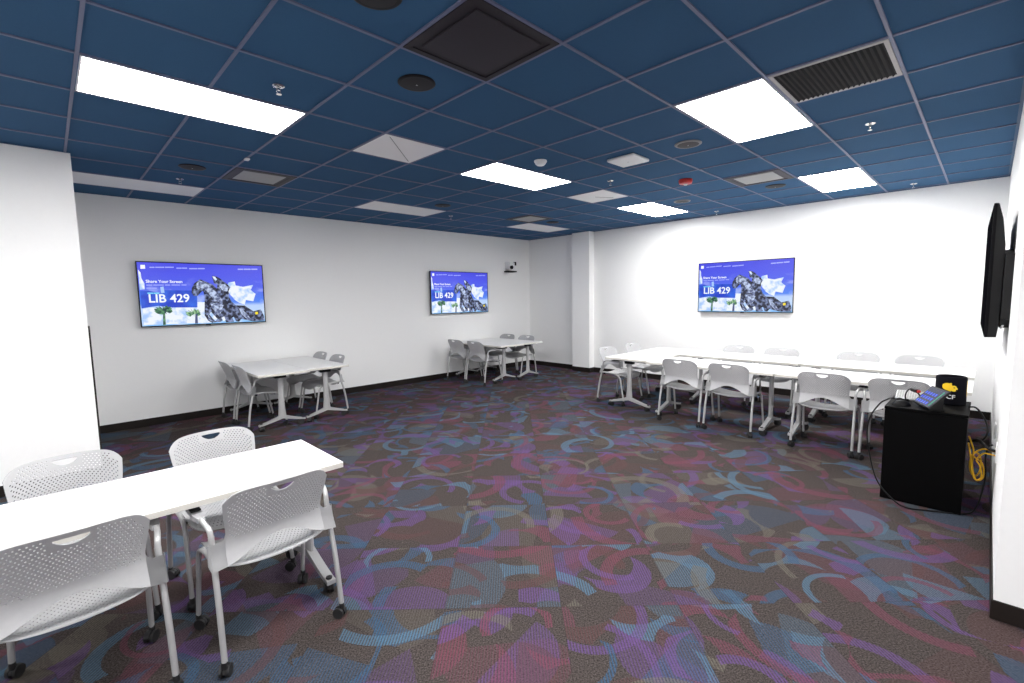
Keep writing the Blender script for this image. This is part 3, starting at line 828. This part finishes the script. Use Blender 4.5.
# ---------------------------------------------------------------- black cabinet and what stands on it
CX, CY0, CY1, CZ = 4.56, .055, .525, .735
t = thing('equipment_cabinet', 'black equipment cabinet at right with cables and a tablet on top', 'cabinet', (CX+.25, (CY0+CY1)/2, 0))
W = (CY1-CY0)/2
obj('body', newbox(-.235, .33, -W+.006, W-.006, 0, CZ-.02, bev=.003), M_blackm, t)
obj('top_panel', newbox(-.25, .335, -W, W, CZ-.02, CZ, bev=.003), M_blackm, t)
d = obj('door', newbox(-.25, -.235, -W+.003, W-.003, .004, CZ-.024, bev=.002), M_blackm, t)
bm = newbox(-.256, -.25, -W+.02, -W+.03, .35, .47, bev=.002); obj('handle', bm, M_blackm, d)

# canister with gold emblem
CC = Vector((4.98, .172, CZ)); cr_, chh = .092, .218
t = thing('canister', 'round black fabric covered canister with a gold winged horse emblem and CF lettering', 'canister', CC)
bm = bmesh.new(); lathe(bm, [(cr_-.006, 0), (cr_, .006), (cr_, chh-.012), (cr_-.004, chh-.002), (cr_-.010, chh), (cr_-.014, chh-.006), (cr_-.014, chh-.03), (.002, chh-.03)], n=40); obj('body', bm, M_fab, t, 40)
adir = math.atan2(-CC.y-.0, -CC.x)
def oncyl(x, z, d=.0012):
    a = adir+x/cr_; return ((cr_+d)*math.cos(a), (cr_+d)*math.sin(a), z)
def densify(poly, st=.006):
    out = []
    for a_, b_ in zip(poly, poly[1:]+poly[:1]):
        n = max(1, int(math.hypot(b_[0]-a_[0], b_[1]-a_[1])/st))
        for k in range(n): out.append((a_[0]+(b_[0]-a_[0])*k/n, a_[1]+(b_[1]-a_[1])*k/n))
    return out
# emblem: traced outline (px in a crop, 11.4 px = 1 image px) -> metres
ez = lambda x, y: ((x-478)*.00056, .126-(y-330)*.00056)
wing = [(385, 300), (392, 270), (415, 252), (440, 246), (462, 250), (478, 242), (485, 250), (468, 262), (455, 275), (462, 290), (478, 292), (490, 280), (515, 278), (532, 290), (536, 305), (548, 320), (545, 332), (530, 330), (528, 350), (515, 358), (505, 345), (498, 358), (482, 350), (478, 362), (462, 356), (445, 350), (432, 346), (415, 340), (398, 328)]
strips = bmesh.new()
poly_mesh(strips, [ez(*p) for p in wing], lambda a_, b_: (a_, 0, b_))
bmesh.ops.subdivide_edges(strips, edges=strips.edges, cuts=2, use_grid_fill=False)
bmesh.ops.triangulate(strips, faces=strips.faces)
for v in strips.verts: v.co = Vector(oncyl(v.co.x, v.co.z, .002))
obj('emblem', strips, M_gold, t)
bm = bmesh.new(); poly_mesh(bm, [ez(*p) for p in [(500, 305), (515, 300), (520, 310), (508, 314)]], lambda a_, b_: oncyl(a_, b_, .0035)); obj('emblem_eye', bm, M_fab, t)
bm = text_bm('UCF', .055, lambda x, y: (x, y, 0), .0012)
for v in bm.verts: v.co = Vector(oncyl(v.co.x*.80-.056, .052+v.co.y*.80, .002))
obj('lettering', bm, M_print, t)
bm = bmesh.new()
for k in range(10):
    a0 = adir+1.30+k*.02; a1 = a0+.02
    bm.faces.new([bm.verts.new(((cr_+.001)*math.cos(a_), (cr_+.001)*math.sin(a_), z)) for a_, z in ((a0, .07), (a1, .07), (a1, .19), (a0, .19))])
obj('gold_patch', bm, M_gold, t)

# tilted touch panel
t = thing('touch_panel', 'tilted touch panel with blue buttons and a green line on the black cabinet', 'touch panel', (4.66, .268, CZ+.001), math.radians(-154))
tw, th = .115, .078
bm = bmesh.new(); box(bm, -.09, .09, -.04, .05, 0, .010, bev=.003)
prism(bm, [(-.035, .01), (.048, .01), (.048, .102), (.038, .105), (-.035, .034)], -.075, .075, lambda p, q_, s: (s, p, q_))
obj('stand', bm, M_black, t)
tilt = Matrix.Rotation(math.radians(48), 4, 'X'); tl = Matrix.Translation((0, -.002, .090))
def tp(bm):
    bm.transform(tl @ tilt); return bm
obj('body', tp(newbox(-tw-.010, tw+.010, -th-.010, th+.010, -.016, 0, bev=.004)), M_black, t)
scr = obj('screen', tp(newbox(-tw, tw, -th, th, 0, .001)), screen_mat('panel_screen', srgb(12, 30, 62)), t)
for c_ in range(5):
    for r in range(3):
        x = -tw+.022+c_*.034; y = -th+.022+r*.040
        bm = bmesh.new(); box(bm, x-.011, x+.011, y-.012, y+.012, .001, .0018)
        obj('blue_button', tp(bm), screen_mat('panel_blue', srgb(25, 75, 225)) if (c_, r) == (0, 0) else bpy.data.materials['panel_blue'], scr)
obj('green_line', tp(newbox(tw-.030, tw-.018, -th+.01, th-.01, .001, .0018)), screen_mat('panel_green', srgb(20, 150, 110)), scr)

# keyboard, coiled cable, adapter
t = thing('keyboard', 'small white keyboard lying on the back left of the black cabinet', 'keyboard', (4.97, .40, CZ+.012), math.radians(0))
t.rotation_euler = (0, math.radians(-24), 0); t.location.z = CZ+.026
bm = newbox(-.06, .06, -.10, .10, 0, .014, bev=.004); obj('case', bm, M_wpl, t)
bm = bmesh.new()
for a_ in range(5):
    for b_ in range(12): box(bm, -.052+a_*.0215, -.035+a_*.0215, -.094+b_*.0158, -.081+b_*.0158, .014, .0185)
obj('keys', bm, mat('pale_keys', (.45, .45, .44, 1), .5), t)
t = thing('computer_mouse', 'black computer mouse beside its coiled cord on the cabinet front edge', 'mouse', (4.66, .435, CZ), .4)
bm = bmesh.new(); bmesh.ops.create_uvsphere(bm, u_segments=20, v_segments=12, radius=1)
for v in bm.verts: v.co = Vector((v.co.x*.034, v.co.y*.062, max(0, v.co.z)*.042))
obj('shell', bm, M_black, t, 60)
bm = bmesh.new(); cyl(bm, (-.003, .03, .027), .009, .006, 'x', 14); obj('wheel', bm, M_chrome, t, 40)

def cable(name, pts, r, m, label, cat, group=None, n=8):
    bm = bmesh.new(); tube(bm, smooth_path(pts, n), r, 8)
    return tag(obj(name, bm, m, None, 60), label, cat, group)
coil = [(4.79+.026*math.cos(a)*(1+.1*math.sin(3*a)), .44+.036*math.sin(a), CZ+.008+.0085*int(a/(2*PI))+.002) for a in [k*.5 for k in range(38)]]
cable('coiled_cord', coil, .0055, M_black, 'coiled black cord heaped on the cabinet beside the touch panel', 'cable', n=2)
t = thing('cable_adapter', 'black video adapter with a red end beside the touch panel', 'adapter', (4.84, .372, CZ+.085), .5)
bm = newbox(-.045, .045, -.016, .016, 0, .026, bev=.005); tube(bm, smooth_path([(.04, 0, .012), (.06, .015, .01), (.05, .04, -.03), (.03, .045, -.082)], 5), .005, 8); tube(bm, smooth_path([(-.03, 0, .004), (-.035, -.02, -.03), (-.02, -.02, -.084)], 5), .006, 8); obj('body', bm, M_black, t)
obj('red_end', newbox(-.062, -.044, -.010, .010, .006, .022, bev=.002), M_red, t)

cable('power_cord', [(4.86, .495, CZ+.008), (4.74, .505, CZ+.035), (4.60, .515, CZ+.045), (4.52, .55, CZ+.02), (4.485, .60, CZ-.09), (4.50, .615, .50), (4.49, .58, .30), (4.46, .53, .16), (4.44, .45, .07), (4.44, .36, .012), (4.50, .22, .008), (4.60, .04, .008), (4.70, -.02, .05), (4.74, -.05, .25), (4.72, -.045, .42), (4.71, -.055, .50), (4.70, -.075, .52)], .0055, M_black, 'long black cord looping from the cabinet top down around its front to the wall', 'cable')
cable('black_cable', [(4.86, .066, CZ+.010), (4.87, .02, CZ+.004), (4.84, -.03, .66), (4.80, -.045, .58), (4.80, -.02, .52), (4.80, .035, .50)], .006, M_black, 'short black cable drooping behind the cabinet corner', 'cable')
cable('network_cable', [(4.66, .048, .52), (4.66, .035, .44), (4.66, .02, .33), (4.66, .0, .26), (4.67, -.03, .28), (4.67, -.02, .36), (4.67, .0, .40), (4.64, -.03, .46), (4.60, -.055, .475), (4.56, -.09, .48)], .005, M_yel, 'yellow network cable looping beside the cabinet, front strand', 'cable', 'yellow network cables')
cable('network_cable', [(4.70, .048, .56), (4.70, .02, .46), (4.72, .02, .34), (4.72, -.005, .24), (4.72, -.04, .27), (4.71, -.03, .37), (4.68, .02, .43), (4.66, -.03, .49), (4.62, -.09, .49)], .005, M_yel, 'yellow network cable looping beside the cabinet, strand nearer the wall', 'cable', 'yellow network cables')
bm = bmesh.new()
tube(bm, smooth_path([(.03*math.cos(a)*1., .0+.030*math.sin(a), .08*math.cos(a)) for a in [k*2*PI/12 for k in range(26)]], 4), .005, 8)
o = obj('network_cable', bm, M_yel, None, 60); o.location = (4.775, 0.005, .34); tag(o, 'yellow network cable tied in a hanging hank beside the cabinet', 'cable', 'yellow network cables')
cable('black_cable', [(4.76, .05, .50), (4.68, .0, .545), (4.60, -.03, .535), (4.56, -.06, .52), (4.55, -.09, .515)], .010, M_black, 'thick black cable running from the cabinet side into the wall outlet', 'cable')

def outlet(x, z, label):
    t = thing('wall_outlet', label, 'outlet', (x, YR, z), 0, 'outlets on the right wall')
    obj('cover_plate', newbox(-.058, .058, 0, .007, -.06, .06, bev=.002), M_wpl, t)
    obj('socket', newbox(-.017, .017, .007, .010, -.035, .035, bev=.001), mat('ivory_socket', (.6, .58, .52, 1), .4), t)
outlet(4.58, .50, 'white outlet plate on the right wall where the yellow cables enter')
outlet(5.3, .50, 'white outlet plate on the right wall beyond the cabinet')
